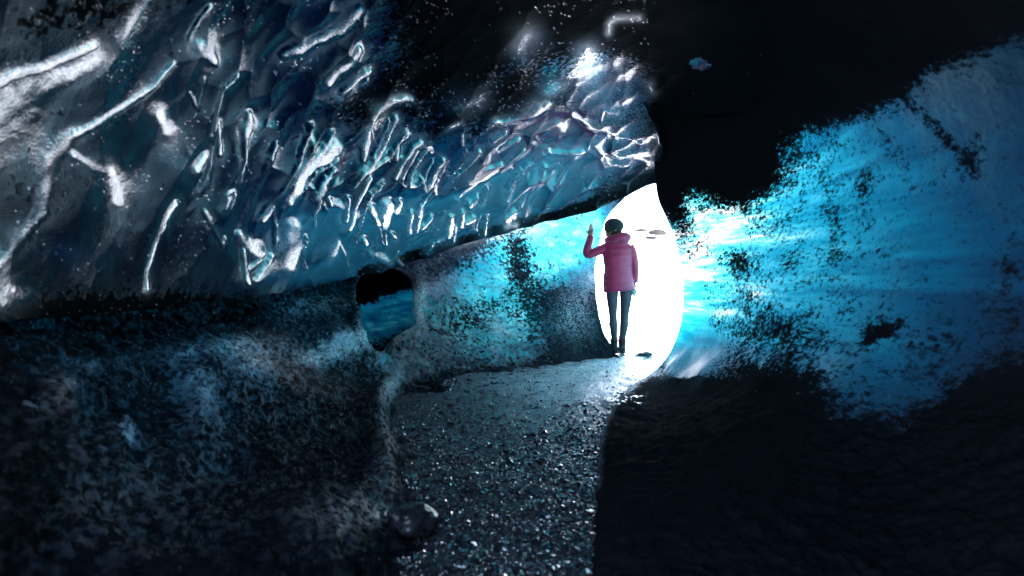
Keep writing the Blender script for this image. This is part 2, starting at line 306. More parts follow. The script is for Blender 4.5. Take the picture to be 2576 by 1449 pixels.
def glint_maps(px, py):
    M = np.zeros(px.shape); Fr = np.zeros(px.shape); Ha = np.zeros(px.shape)
    wob = np.stack([px, py, px*0], -1)/70
    wx = perlin(wob.reshape(-1, 3)).reshape(px.shape)*5; wy = perlin(wob.reshape(-1, 3)+9.1).reshape(px.shape)*5
    fw = (np.stack([px, py, px*0+3], -1)/13).reshape(-1, 3)
    wx += perlin(fw).reshape(px.shape)*2.2; wy += perlin(fw+4.4).reshape(px.shape)*2.2
    for (ox, oy, k), pts, ws, s, fr in GLINT_STROKES:
        P = [(ox+x*k, oy+y*k) for x, y in pts]; W = [w*k*(.66 if k < .5 else .80) for w in ws]
        mx = max(W)*3.2+18; x0 = min(p[0] for p in P)-mx; x1 = max(p[0] for p in P)+mx; y0 = min(p[1] for p in P)-mx; y1 = max(p[1] for p in P)+mx
        sel = np.nonzero((px > x0) & (px < x1) & (py > y0) & (py < y1))
        if len(sel[0]) == 0: continue
        wob_a = min(1, mx/30); qx = px[sel]+wx[sel]*wob_a; qy = py[sel]+wy[sel]*wob_a; v = np.zeros(qx.shape); hh = np.zeros(qx.shape)
        for a in range(len(P)-1):
            ax, ay = P[a]; dx, dy = P[a+1][0]-ax, P[a+1][1]-ay; L = dx*dx+dy*dy+1e-6
            t = np.clip(((qx-ax)*dx+(qy-ay)*dy)/L, 0, 1); d = np.hypot(qx-ax-t*dx, qy-ay-t*dy); w = np.maximum(W[a]+(W[a+1]-W[a])*t, 2.2)
            v = np.maximum(v, (1-sstep(w*.15, w*1.6, d))*(1-.35*(d/np.maximum(w, 8))**2).clip(.3, 1))
            hh = np.maximum(hh, np.exp(-(d/(w*1.9+9))**2))
        Ha[sel] = np.maximum(Ha[sel], hh*s)
        M[sel] = np.maximum(M[sel], v*s); Fr[sel] = np.maximum(Fr[sel], v*fr)
    M *= .92+.32*perlin((np.stack([px, py, px*0+7], -1)/np.array([38, 38, 1])).reshape(-1, 3)).reshape(px.shape)
    M *= 1+.3*sstep(750, 900, px)*sstep(330, 400, py)
    return np.clip(M, 0, 1), Fr, Ha
MOUTH = np.array([2.35, 9.4, 1.05])
# relief solved once on a regular lattice, then sampled by the sheet
_st = 3.0; _gx = np.arange(-520, 1960, _st); _gy = np.arange(-520, 860, _st); _GX, _GY = np.meshgrid(_gx, _gy)
def relief(depthf, maps, lam, amt, target=MOUTH):
    P = at(_GX, _GY, depthf(_GX, _GY)); Tx = np.gradient(P, axis=1)/_st; Ty = np.gradient(P, axis=0)/_st
    N = np.cross(Ty, Tx); N /= np.linalg.norm(N, axis=2)[..., None]; v = np.array([0, 0, CAMZ])-P; v /= np.linalg.norm(v, axis=2)[..., None]
    N *= np.sign((N*v).sum(2))[..., None]
    l_ = target-P; l_ /= np.linalg.norm(l_, axis=2)[..., None]; h = v+l_; h /= np.linalg.norm(h, axis=2)[..., None]
    g = N-h/np.maximum((h*N).sum(2), .45)[..., None]; gm = np.linalg.norm(g, axis=2)[..., None]; g = g*np.minimum(1, .9/np.maximum(gm, 1e-6))
    m = maps*amt
    gx = (g*Tx).sum(2)*m*_st; gy = (g*Ty).sum(2)*m*_st
    div = np.zeros_like(gx); div[:, 1:] += gx[:, 1:]-gx[:, :-1]; div[1:, :] += gy[1:, :]-gy[:-1, :]
    ny, nx = div.shape; D = np.zeros((ny*2, nx*2)); D[:ny, :nx] = div; D[ny:, :nx] = div[::-1]; D[:, nx:] = D[:, :nx][:, ::-1]
    fy = np.fft.fftfreq(ny*2)*2*np.pi; fx = np.fft.fftfreq(nx*2)*2*np.pi
    den = (2*np.cos(fx)-2)[None, :]+(2*np.cos(fy)-2)[:, None]-(_st/lam)**2
    return np.real(np.fft.ifft2(np.fft.fft2(D)/den))[:ny, :nx]
_M, _Fr, _Ha = glint_maps(_GX, _GY)
# procedural small scallops between the drawn highlights
def scallops(px, py):
    rs = np.random.RandomState(11); seeds = []
    tries = 0
    while tries < 2600:
        tries += 1
        x = rs.uniform(-450, 1950); y = rs.uniform(-450, 800); t = np.clip((x+200)/1800, 0, 1)
        w = 95*(1-t)+26*t; ang = 82*(1-t)+35*t+rs.uniform(-8, 8); el = 2.3+rs.uniform(-.4, .6)
        if all((x-s[0])**2+(y-s[1])**2 > (w*1.25)**2 for s in seeds[-900:]): seeds.append((x, y, w, ang, el))
    f1 = np.full(px.shape, 9.); f2 = np.full(px.shape, 9.); sw = np.full(px.shape, 40.)
    for x, y, w, ang, el in seeds:
        rr = w*el*3.2
        j0, j1 = np.searchsorted(_gx, [x-rr, x+rr]); i0, i1 = np.searchsorted(_gy, [y-rr, y+rr])
        if j1 <= j0 or i1 <= i0: continue
        sl = (slice(i0, i1), slice(j0, j1)); c, s = math.cos(R(ang)), math.sin(R(ang)); dx = px[sl]-x; dy = -(py[sl]-y)
        d = np.hypot((dx*c+dy*s)/(w*el), (-dx*s+dy*c)/w)
        a = f1[sl]; m = d < a; f2[sl] = np.where(m, a, np.minimum(f2[sl], d)); f1[sl] = np.where(m, d, a); sw[sl] = np.where(m, w, sw[sl])
    return f1, f2, sw
_f1, _f2, _sw = scallops(_GX+14*perlin((np.stack([_GX, _GY, _GX*0], -1)/60).reshape(-1, 3)).reshape(_GX.shape), _GY)
_cup = -(1-np.clip(_f1, 0, 1.3)**2)*_sw          # px units, hollow cups with crests between
_gate = sstep(-.05, .35, perlin((np.stack([_GX, _GY, _GX*0+21], -1)/np.array([46, 46, 1])).reshape(-1, 3)).reshape(_GX.shape))
_crest = (1-sstep(.03, .16, _f2-_f1))*_gate*sstep(620, 800, _GX)*sstep(300, 380, _GY)*sstep(1700, 1600, _GX)
_M = np.clip(np.maximum(_M, .6*_crest*(1-.6*_Ha)), 0, 1)  # crest lines join the placed highlights
_rel = relief(fA, np.maximum(_M, .6*_Ha), 90, .5)
def bil(G, px, py):
    x = np.clip((px-_gx[0])/_st, 0, len(_gx)-1.001); y = np.clip((py-_gy[0])/_st, 0, len(_gy)-1.001); i = y.astype(int); j = x.astype(int); u = x-j; v = y-i
    return G[i, j]*(1-u)*(1-v)+G[i, j+1]*u*(1-v)+G[i+1, j]*(1-u)*v+G[i+1, j+1]*u*v
CUPK = .36
def hA(px, py, P):
    smooth_top = 1-.75*sstep(1.0, 0.0, (py-(120+0*px))/300)*sstep(900, 1200, px)
    cup = bil(_cup, px, py)*P[:, 1]/F*CUPK*(1-.8*np.clip(bil(_M, px, py), 0, 1))*(.18+.82*sstep(350, 800, px))*smooth_top
    return bil(_rel, px, py)+cup+.022*fbm(P, 1.8, 2)+.0012*fbm(P, 16, 2)*(P[:, 1]/4)
def aA(px, py, P):
    M = bil(_M, px, py); Fr = bil(_Fr, px, py)
    # blue glow patches painted into the transmitted colour
    w = blobs(px, py, [(1180,560,330,75,12,1.0),(1000,600,260,70,3,.75),(1330,480,230,90,25,.8),(1480,420,120,70,20,.7),(860,580,120,50,0,.8),(1130,430,200,100,35,.35),(700,560,160,150,60,.35),
        (180,640,90,38,-8,.75),(60,770,90,40,0,.3),(1480,170,80,30,10,.6),(1385,215,50,36,50,.8),(1320,160,40,16,0,.5),(1560,300,60,160,25,.5),(1450,160,130,80,0,.35),(950,690,200,30,8,.7),
        (560,640,200,160,0,.12),(400,250,400,300,0,.10),(1720,220,110,120,0,.22),(740,700,160,30,10,.5),(1763,165,36,20,-8,1.3),(1240,90,120,60,0,.1),(1140,545,90,16,5,.9),(860,575,80,24,0,.7)])
    th = 9.5-7.0*np.clip(w, 0, 1.25)+.5*fbm(P, 3.0, 3)+4.6*(bil(_cup/_sw, px, py)+.45)*sstep(600, 900, px)
    th = np.maximum(th, 1.2)
    sed = blobs(px, py, [(1150,120,190,150,20,.75),(1300,260,200,60,20,.6),(1020,260,140,60,15,.4),(1230,0,200,140,0,.7),(880,300,150,60,30,.3),(250,20,300,60,10,.4),(100,480,120,80,0,.3),(1950,100,200,250,0,.7),(1800,330,160,120,0,.9),(450,760,400,40,-3,.5),(1800,120,130,220,0,.5),(1500,60,170,90,0,.55),(1640,90,170,110,0,.55),(1440,230,60,40,0,.3)])
    lx, ly, ld = seg_near(px, py, LIP, closed=False)
    sed = sed+.75*sstep(1640, 1800, px+.25*py)
    sed = sed-2.2*np.clip(blobs(px, py, [(1763,165,38,22,-8,1)]), 0, 1)+.9*blobs(px, py, [(300,800,420,36,-2,1)])  # right flap and left lip darkened through this field
    sed = sed+1.1*(1-sstep(8, 40, ld))*sstep(860, 960, px)*(1-.5*sstep(1450, 1540, px))+.45*np.exp(-((px-1560)/90)**2-((py-485)/36)**2)
    sed = sed+.12*fbm(P, 2.5, 3)
    cur = np.clip(blobs(px, py, [(1600,330,50,130,22,.9),(1520,190,70,60,0,.8),(1480,240,80,60,-30,.6),(1560,260,60,60,0,.5)]), 0, 1)
    return dict(glow_depth=th, sediment=np.clip(sed-M*.6-.5*cur, 0, 1), frost_sheen=np.clip(Fr**2*.55+cur*.5+.22*np.exp(-((px-1570)/90)**2-((py-482-(1570-px)*.35)/24)**2), 0, 1))  # drawn highlight strokes are also whitened in the base colour
def glintA(V, N, px, py):
    M = np.clip(np.maximum(bil(_M, px, py)*1.1, .68*bil(_Ha, px, py)), 0, 1)
    v = np.array([0, 0, CAMZ])-V; v /= np.linalg.norm(v, axis=1)[:, None]; l_ = MOUTH-V; l_ /= np.linalg.norm(l_, axis=1)[:, None]
    h = v+l_; h /= np.linalg.norm(h, axis=1)[:, None]
    h = h+.075*np.stack([fbm(V+k*31.7, 4.0, 3, .6) for k in range(3)], -1); h /= np.linalg.norm(h, axis=1)[:, None]
    # scattered sparkles: single vertices turned to mirror the mouth
    rs = np.random.RandomState(5); dens = np.clip(.012+.05*fbm(np.stack([px, py, px*0], -1), 1/110, 3), .001, .06)*np.interp(px, [0, 500, 1500, 1680], [.6, 1, .7, .05])
    M = np.maximum(M, (rs.uniform(size=len(px)) < dens)*rs.uniform(.5, 1, len(px)))
    return M*.97, h
LIP = smooth_poly([(-560,850),(-200,830),(0,806),(200,795),(370,778),(500,762),(616,756),(700,744),(800,728),(880,706),(960,690),(1040,668),(1140,632),(1290,590),(1400,566),(1480,542),(1560,508),(1620,478),(1662,462)], False, 4)
polyA = np.concatenate([LIP, smooth_poly([(1662,462),(1669,430),(1666,400),(1652,335),(1628,285),(1612,250)], False, 4)[1:], [(1690,270),(1780,290),(1960,280),(1960,-520),(-560,-520)]])
M_CEIL = ice_mat('scalloped_ice', kcol=(2.4,.55,.37), gain=.068, has_glints=True, ior=1.75, spec_scale=34, streak_amt=.35, clear=(.004,.009,.014), dirtc=(.003,.004,.006), spec_dirt=.02, rough_dirt=.7, rough=.13, bump_s=.07, bump_scale=60, grit=.0)
roof = sheet('ice_ceiling', (-520,-500,1950,852), 3.0, polyA, [], fA, hA, aA, M_CEIL, rim=.8, rimdir=(0,.1,.35), glint_aim=glintA)
tag(roof, 'dark scalloped glacier ice arching overhead with white glints on its ridges', 'ice ceiling')

# ------------------------------------------------------------------ left bank and far blue wall
KB = [(-500,1449,.95),(0,1449,1.15),(300,1449,1.3),(600,1449,1.48),(900,1449,1.58),(1000,1449,1.69),(-500,1000,1.15),(0,1000,1.6),(0,800,2.1),(300,800,2.8),(620,760,4.1),(600,1000,3.0),(600,1200,2.2),(300,1100,2.0),
      (890,800,5.1),(900,950,4.3),(890,880,4.8),(1040,750,6.2),(1040,900,5.5),(1300,700,7.4),(1440,600,8.0),(1495,700,8.0),(1440,880,6.9),(1300,920,6.1),(1200,930,5.8),(1000,1000,4.45),(970,1150,2.8),(960,1250,2.27),(1120,1100,3.5),(1150,1300,2.38),(1150,1449,1.88),(1300,1050,4.4),(900,1200,2.42),
      (1520,540,8.4),(1640,440,8.8),(1100,600,7.2),(800,600,5.8),(0,600,2.6),(-500,600,1.6),(1510,880,7.0),(0,1900,.85),(900,1900,1.12),(-500,1900,.75),(1380,740,7.5),(1480,820,7.0)]
fB = tps(KB)
HOLE = smooth_poly([(893,720),(905,697),(930,688),(965,684),(995,692),(1018,712),(1031,740),(1035,790),(1034,822),(1012,838),(990,850),(968,872),(955,893),(935,888),(914,866),(900,835),(893,790)], True, 4)
polyB = np.concatenate([smooth_poly([(1640,420),(1600,470),(1560,510),(1530,545),(1512,590),(1502,640),(1496,700),(1500,770),(1512,815),(1530,856),(1552,885),(1560,905),(1500,925)], False, 4),
      [(1440,960),(1350,1020),(1260,1070),(1200,1140),(1170,1300),(1170,1449),(1190,1900),(-520,1900),(-520,500),(700,500),(1100,400),(1640,400)]])
def hB(px, py, P):
    near = sstep(2.6, 1.2, P[:, 1])
    h = .06*fbm(P, 2.0, 4)+.02*fbm(P, 11, 4, .6)
    h += blobs(px, py, [(1395,790,70,80,0,.16),(955,1000,30,60,-35,.08),(560,930,120,60,-20,.10),(480,1020,60,120,10,.10),(150,1000,60,80,10,.05),(280,1090,50,50,0,.05),(860,860,60,40,0,.05),(960,1120,30,120,10,.06),(860,1330,120,80,20,.05),(1240,840,25,50,0,.08),(1110,760,30,80,0,.05)])
    h += near*.045*np.abs(fbm(P, 5.0, 3))
    # bank lumps of refrozen ice
    h += .02*np.abs(perlin(P*7.0+3))*sstep(900, 1100, py)*sstep(1050, 700, px)
    lx, ly, ld = seg_near(px, py, HOLE)
    h += .05*np.exp(-(ld/16)**2)
    return h
def aB(px, py, P):
    w = blobs(px, py, [(1330,660,130,90,25,1.0),(1430,600,90,90,20,1.1),(1480,560,60,60,30,.9),(1200,740,150,60,10,.85),(1130,800,170,70,0,.6),(1170,880,190,70,-5,.9),(1330,830,70,60,-20,.5),(1030,890,90,60,0,.7),(1250,620,150,40,25,.5),(1290,820,60,60,0,.35),
        (1010,930,50,40,0,.35),(880,920,120,60,20,.14),(300,1150,240,120,0,.05)])
    whit = blobs(px, py, [(1500,600,70,140,15,1.0),(1470,690,60,60,0,.5)])
    th = 7.6-5.6*np.clip(w, 0, 1.15)-.3*np.clip(whit, 0, 1)+.35*fbm(P, 2.0, 3)  # glow of the far blue wall painted in patches
    sed = np.clip(.80-1.15*np.clip(w, 0, 1)-.9*whit, 0, .8)
    sed += blobs(px, py, [(1090,665,150,34,20,.7),(1310,690,40,80,10,.38),(1200,790,110,40,10,.28),(1180,870,160,50,-4,.12),(1400,800,70,70,0,.6),(975,880,30,20,0,.4),(1300,640,30,60,0,.2),(1230,940,160,30,0,.4),(1450,850,60,60,0,.5)])
    ldh = seg_near(px, py, HOLE)[2]
    sed = sed+.16*np.clip(w, 0, 1)
    fr = blobs(px, py, [(1060,760,20,70,0,.55),(1110,720,40,20,30,.2),(880,860,80,30,15,.8),(820,880,60,20,10,.4),(1240,840,20,40,0,.6),(970,985,24,45,-35,.6),(960,1130,26,90,12,.26),(860,1330,130,70,25,.35),(590,930,80,50,-20,.35),(470,1010,40,90,20,.28),
        (540,870,200,20,10,.3),(130,1010,40,50,0,.5),(200,935,50,15,0,.5),(300,1100,40,30,0,.5),(700,900,250,60,0,.15),(250,1200,300,200,0,.15),(1190,640,50,12,20,.25),(1470,730,22,80,-15,.4),(1500,640,16,90,0,.5),(1445,810,55,60,0,.8),(800,780,180,30,5,.25),(1420,760,40,40,0,.2)])  # frosty patches, several of them painted highlights on the bank
    return dict(glow_depth=th, sediment=np.clip(sed, 0, .9), frost_sheen=np.clip(fr*1.3*(1-sstep(880, 800, py)*sstep(760, 640, px))+.5*np.exp(-(ldh/9)**2)*(px < 960), 0, 1))  # pale ring on the hole's left edge is a painted rim highlight
BTGT = np.array([1.75, 4.8, 1.3])
def glintB(V, N, px, py):
    g = fbm(V, 34, 3, .6); g2 = fbm(V, 7, 3)
    zone = blobs(px, py, [(880,862,90,26,18,1.0),(820,890,70,18,10,.6),(600,920,90,50,-25,.6),(470,1010,45,90,20,.55),(300,1105,30,20,0,1.3),(540,900,160,20,8,.5),(975,985,22,50,-32,1.0),(965,1120,26,90,10,.45),(955,1260,30,90,12,.5),(870,1330,130,70,25,.5),
        (1245,840,16,40,0,.7),(1062,770,16,70,0,.7),(1110,700,60,30,30,.5),(1470,740,18,70,-15,.5),(230,1240,180,160,0,.25),(700,1000,300,200,0,.22),(120,1010,60,70,0,.3),(760,770,160,24,8,.45),(1080,660,110,10,22,.25),(1400,830,60,50,0,.35),(300,1380,200,90,0,.22),(560,1250,200,150,0,.22),(1200,800,200,100,0,.03)])
    zone = zone*(1-sstep(880, 800, py)*sstep(760, 640, px))
    M = np.clip(sstep(.30, -.25, g-.8*zone-.3*g2+.30)*np.clip(.20-.16*sstep(950, 1080, px)+1.1*zone, 0, 1), 0, 1)  # sparkle mask: where normals get aimed to mirror the mouth
    tg = np.repeat(MOUTH[None], len(px), 0)
    rs = np.random.RandomState(6); M = np.maximum(M, (rs.uniform(size=len(px)) < .012+.05*zone)*rs.uniform(.3, 1, len(px)))
    v = np.array([0, 0, CAMZ])-V; v /= np.linalg.norm(v, axis=1)[:, None]; l_ = tg-V; l_ /= np.linalg.norm(l_, axis=1)[:, None]
    h = v+l_; h /= np.linalg.norm(h, axis=1)[:, None]
    h = h+.09*np.stack([fbm(V+k*31.7, 22, 3, .6) for k in range(3)], -1); h /= np.linalg.norm(h, axis=1)[:, None]
    return M*.9, h
M_BANK = ice_mat('gritty_blue_ice', kcol=(2.4,.41,.33), has_glints=True, gain=.40, spec_dirt=.035, spec_scale=24, streak=(1.2,.35,2.2), streak_rot=(R(0),R(18),0), streak_amt=1.1, streak_scale=4, clear=(.014,.026,.040), dirtc=(.009,.013,.019), palec=(.46,.48,.52), rough=.22, rough_dirt=.75, bump_s=.6, bump_scale=42, bump_d=.02, grit=.9)
wall_b = sheet('ice_bank', (-520,402,1570,1900), 3.0, polyB, [HOLE], fB, hB, aB, M_BANK, rim=.42, rimdir=(0,0,0), glint_aim=glintB)
tag(wall_b, 'gritty dark ice bank turning into a lit blue wall with an arched hole', 'ice wall')

# chamber behind the hole
polyE = np.array([(962+174*math.cos(a), 795+184*math.sin(a)) for a in np.linspace(0, 2*math.pi, 40)[:-1]])
fE = lambda px, py: fB(px, py)+.12+1.6*np.sqrt(np.clip(1.02-((px-962)/178)**2-((py-795)/190)**2, .0, 1))
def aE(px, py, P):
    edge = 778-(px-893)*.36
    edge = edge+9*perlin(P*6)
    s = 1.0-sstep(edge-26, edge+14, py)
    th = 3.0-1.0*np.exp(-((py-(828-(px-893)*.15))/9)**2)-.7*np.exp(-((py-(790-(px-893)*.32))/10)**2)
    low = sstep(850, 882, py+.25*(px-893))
    return dict(glow_depth=th, sediment=np.clip(s+.5*low, 0, 1), frost_sheen=px*0)
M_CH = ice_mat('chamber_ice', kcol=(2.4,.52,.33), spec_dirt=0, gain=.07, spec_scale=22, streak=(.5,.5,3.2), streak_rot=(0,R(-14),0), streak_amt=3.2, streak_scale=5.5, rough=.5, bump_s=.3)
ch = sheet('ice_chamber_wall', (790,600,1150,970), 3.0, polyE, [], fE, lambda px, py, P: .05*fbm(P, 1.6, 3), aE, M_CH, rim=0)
tag(ch, 'streaked deep blue ice seen through the arched hole in the bank', 'ice wall')

# ------------------------------------------------------------------ right wall
KC = [(1715,700,5.4),(1650,470,5.6),(1645,935,5.55),(2576,724,2.0),(2150,724,2.95),(1900,724,4.1),(2576,0,1.6),(2150,0,2.15),(1700,0,3.25),(1700,300,5.3),(1900,200,3.95),(2200,250,2.75),(2576,1449,1.2),(2100,1449,1.42),
      (1500,1449,1.64),(1700,1449,1.52),(1510,1080,3.25),(1800,1100,2.75),(1700,1000,4.0),(2200,1000,2.35),(3100,724,1.4),(3100,1449,.95),(3100,0,1.2),(2576,-500,1.2),(1700,-500,1.95),(1560,250,5.4),(1560,700,5.8),
      (1480,1449,1.68),(1500,1900,1.12),(2300,1900,1.0),(3100,1900,.8),(2300,1200,1.85),(1400,1449,1.75),(1400,1000,4.6)]
fC = tps(KC)
EDGEC = smooth_poly([(1640,300),(1648,440),(1656,500),(1672,540),(1690,580),(1705,630),(1716,680),(1719,730),(1716,790),(1705,840),(1686,885),(1660,920),(1630,945),(1590,970),(1556,1000),(1532,1035),(1514,1075),(1508,1120),(1504,1200),(1496,1300),(1484,1449),(1460,1600),(1440,1900)], False, 4)
EDGEC[:, 0] += 9*perlin(np.stack([EDGEC[:, 1]/38, EDGEC[:, 1]*0, EDGEC[:, 1]*0], -1))*(EDGEC[:, 1] > 960)
polyC = np.concatenate([EDGEC, [(3120,1900),(3120,-520),(1930,-520),(1925,0),(1915,190),(1780,245),(1690,235),(1640,230)]])
def hC(px, py, P):
    lx, ly, ld = seg_near(px, py, EDGEC, closed=False)
    base = .03*fbm(P, 1.1, 3)+.003*fbm(P, 9, 3)+sstep(950, 1050, py)*(.012*fbm(P, 14, 4, .6)+.01*np.abs(fbm(P+5, 6, 3)))
    fold = blobs(px, py, [(1770,930,26,50,-40,.05),(1700,920,14,50,-35,.035)])
    return base*sstep(0, 30, ld)+fold+.02*sstep(1010, 1100, py)*sstep(0, 90, ld)
def aC(px, py, P):
    th = np.interp(px, [1600,1700,1760,1900,2000,2150,2300,2450,2600,3100], [.8,.7,.75,1.0,1.4,2.2,3.2,4.3,5.2,6.6])  # painted glow: brightest by the mouth, fading to the right
    th += .0022*np.abs(py-(640-(px-1700)*.06))*1.1*np.where(py > 640, 1.25, .9)
    th += blobs(px, py, [(1980,600,150,22,4,-.45),(1960,480,160,20,20,-.3),(1800,655,120,26,0,-.3),(2000,540,190,10,15,.25),(2130,700,300,24,-3,.25),(2150,430,260,20,22,.25),(2480,300,200,80,30,.2),(2000,870,150,60,0,-.15),(2240,1050,160,50,20,-.5),(1740,860,40,60,0,.5)])
    th0 = th
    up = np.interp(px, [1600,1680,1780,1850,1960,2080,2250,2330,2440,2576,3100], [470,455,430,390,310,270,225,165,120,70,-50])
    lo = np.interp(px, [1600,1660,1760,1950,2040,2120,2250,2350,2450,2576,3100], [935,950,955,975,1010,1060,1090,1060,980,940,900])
    th = np.clip(th0, .5, 7)+1.8*sstep(-240, 40, py-lo)+1.2*sstep(180, 0, py-up)*sstep(1750, 1950, px)  # painted fade to dark towards the lower and upper edges
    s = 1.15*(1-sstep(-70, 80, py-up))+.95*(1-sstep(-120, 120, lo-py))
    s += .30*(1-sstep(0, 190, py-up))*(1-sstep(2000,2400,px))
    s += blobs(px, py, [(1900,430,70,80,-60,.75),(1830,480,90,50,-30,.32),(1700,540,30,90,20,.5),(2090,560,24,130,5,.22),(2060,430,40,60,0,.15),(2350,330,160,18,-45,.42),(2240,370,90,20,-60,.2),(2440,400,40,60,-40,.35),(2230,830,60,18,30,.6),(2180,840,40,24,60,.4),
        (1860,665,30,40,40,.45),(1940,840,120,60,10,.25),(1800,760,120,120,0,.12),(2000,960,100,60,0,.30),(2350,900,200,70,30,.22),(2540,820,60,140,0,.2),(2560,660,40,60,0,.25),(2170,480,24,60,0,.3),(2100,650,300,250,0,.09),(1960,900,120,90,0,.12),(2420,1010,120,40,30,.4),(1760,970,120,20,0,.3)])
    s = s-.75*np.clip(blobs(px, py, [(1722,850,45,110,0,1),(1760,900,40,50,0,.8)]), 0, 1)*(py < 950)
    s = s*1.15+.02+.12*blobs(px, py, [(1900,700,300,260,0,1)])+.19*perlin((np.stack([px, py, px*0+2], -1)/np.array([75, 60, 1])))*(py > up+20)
    rim_glint = 1-sstep(4, 22, seg_near(px, py, [(1650,930),(1600,962),(1556,1000),(1532,1035),(1514,1075),(1506,1130),(1502,1220)], closed=False)[2]+6*fbm(P, 12, 2))
    s = s-.5*rim_glint*(py > 925)
    fr = .5*rim_glint*(py > 925)+blobs(px, py, [(1785,925,44,9,50,.8),(1712,905,46,9,55,.8),(1690,940,40,8,30,.6)])  # pale line along the wall foot is a painted rim highlight
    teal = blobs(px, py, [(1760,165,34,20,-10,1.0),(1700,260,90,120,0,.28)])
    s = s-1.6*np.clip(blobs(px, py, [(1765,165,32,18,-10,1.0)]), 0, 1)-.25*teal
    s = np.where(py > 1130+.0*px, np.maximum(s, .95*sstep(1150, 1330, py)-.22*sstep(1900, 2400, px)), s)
    th = np.where(py < 330, np.minimum(th, 6-4.2*np.clip(teal, 0, 1)), th)
    return dict(glow_depth=th, sediment=np.clip(s, 0, 1), frost_sheen=np.clip(fr, 0, 1))
M_RIGHT = ice_mat('luminous_blue_ice', gain=.31, spec_dirt=.02, spec_scale=40, streak=(1,.22,2.6), streak_rot=(R(10),0,0), streak_amt=2.2, streak_scale=3.4, clear=(.008,.014,.018), dirtc=(.007,.009,.012), palec=(.5,.6,.66), rough=.4, rough_dirt=1.0, bump_s=.15, bump_scale=30, speck_soft=.08, speck_aniso=(1,.55,1))
wall_c = sheet('right_ice_wall', (1420,-500,3110,1900), 3.0, polyC, [], fC, hC, aC, M_RIGHT, rim=3.2, rimdir=(.06,0,0))  # long hidden rim added to shade the person from the sun
wall_c.name = 'ice_wall'
tag(wall_c, 'glowing cyan ice wall on the right, peppered with black grit', 'ice wall')

# dark cave body closing the passage behind the viewer (left-side opening added to let in fill light)
def back_shell():
    V = []; Fq = []; nu, nv = 48, 24
    for j in range(nv+1):
        t = j/nv; y = 1.75-6.0*t; s = 1.0-.15*t
        for i in range(nu):
            a = 2*math.pi*i/nu
            n = 1+.08*math.sin(3*a+t*5)+.05*math.sin(7*a+t*9)
            V.append((2.25*s*n*math.cos(a)+.15, y, .95+1.75*s*n*math.sin(a)))
    for j in range(nv):
        for i in range(nu):
            if 7 <= j <= 20 and 15 <= i <= 29: continue
            a = j*nu+i; b_ = j*nu+(i+1) % nu; Fq.append((a, b_, b_+nu, a+nu))
    c = len(V); V.append((.1, -4.6, 1.0)); V.extend((.1+.05*math.cos(2*math.pi*i/nu), -4.5, 1+.05*math.sin(2*math.pi*i/nu)) for i in range(nu))
    for i in range(nu): Fq.append((nv*nu+i, nv*nu+(i+1) % nu, c+1+(i+1) % nu, c+1+i))
    return V, Fq
V, Fq = back_shell()
tun = mesh_np('cave_passage', V, Fq, simple_mat('dark_passage_ice', (.05,.07,.09), .4, (.02,.025,.03), 4, .5, 9, .1))
tag(tun, 'dark ice passage behind the viewer', 'cave')
# ------------------------------------------------------------------ floor of black gravel
def floor_z(P):
    x, y = P[:, 0], P[:, 1]
    return .03*fbm(np.c_[x, y, x*0], 1.1, 3)*sstep(7.4, 5, y)+.012*fbm(np.c_[x, y, x*0+5], 6, 3)*sstep(0.4, 2, y)-.02*sstep(7.6, 9.5, y)
gx = np.arange(640, 1980, 3.5); gy = np.concatenate([np.arange(846, 1500, 2.5), np.arange(1500, 2300, 5)])
X, Y = np.meshgrid(gx, gy); D = CAMZ*F/(Y-CY); P = np.stack([(X-CX)/F*D, D, D*0], -1).reshape(-1, 3)
P[:, 2] = floor_z(P)+.0045*fbm(P, 38, 3, .6)*sstep(8, 6, P[:, 1])
ny, nx = X.shape; idx = np.arange(ny*nx).reshape(ny, nx)
fl_q = np.stack([idx[:-1, :-1], idx[1:, :-1], idx[1:, 1:], idx[:-1, 1:]], -1).reshape(-1, 4)
def gravel_mat():
    m, nt, n, l = nmat('wet_black_gravel'); b = NB(nt)
    v1 = b.vor(b.pos(), 70); v2 = b.vor(b.pos(), 160); big = b.noise(b.pos(), 3.2, 4, .6)
    c = b.mixc(b.noise(b.pos(), 45, 4, .7), (.012,.014,.02,1), (.07,.08,.10,1))
    c = b.mixc(b.math('MULTIPLY', b.attr('frost_sheen'), b.ramp(b.noise(b.pos(), 55, 4, .7), .34, .56)), c, (.80,.83,.88,1))
    h = b.math('ADD', b.math('MULTIPLY', v1, -1), b.math('MULTIPLY', v2, -.5))
    nr = b.bump(h, .4, .010)
    p = b.prin(Base_Color=c, Roughness=b.ramp(big, .3, .7, .14, .3), IOR=1.6, Normal=nr); b.out(p.outputs[0]); return m
M_GR = gravel_mat()
mouth_sheen = np.clip(blobs(X.ravel(), Y.ravel(), [(1490,955,150,40,6,1.5),(1590,930,90,40,0,1.2),(1430,1010,140,50,20,.6),(1550,1000,50,50,0,.6),(1350,970,160,40,0,.3)]), 0, 1)  # pale patches paint the mouth's light sheen onto the gravel
fl = mesh_np('gravel_path', P, fl_q, M_GR, attrs=dict(frost_sheen=mouth_sheen)); tag(fl, kind='structure')

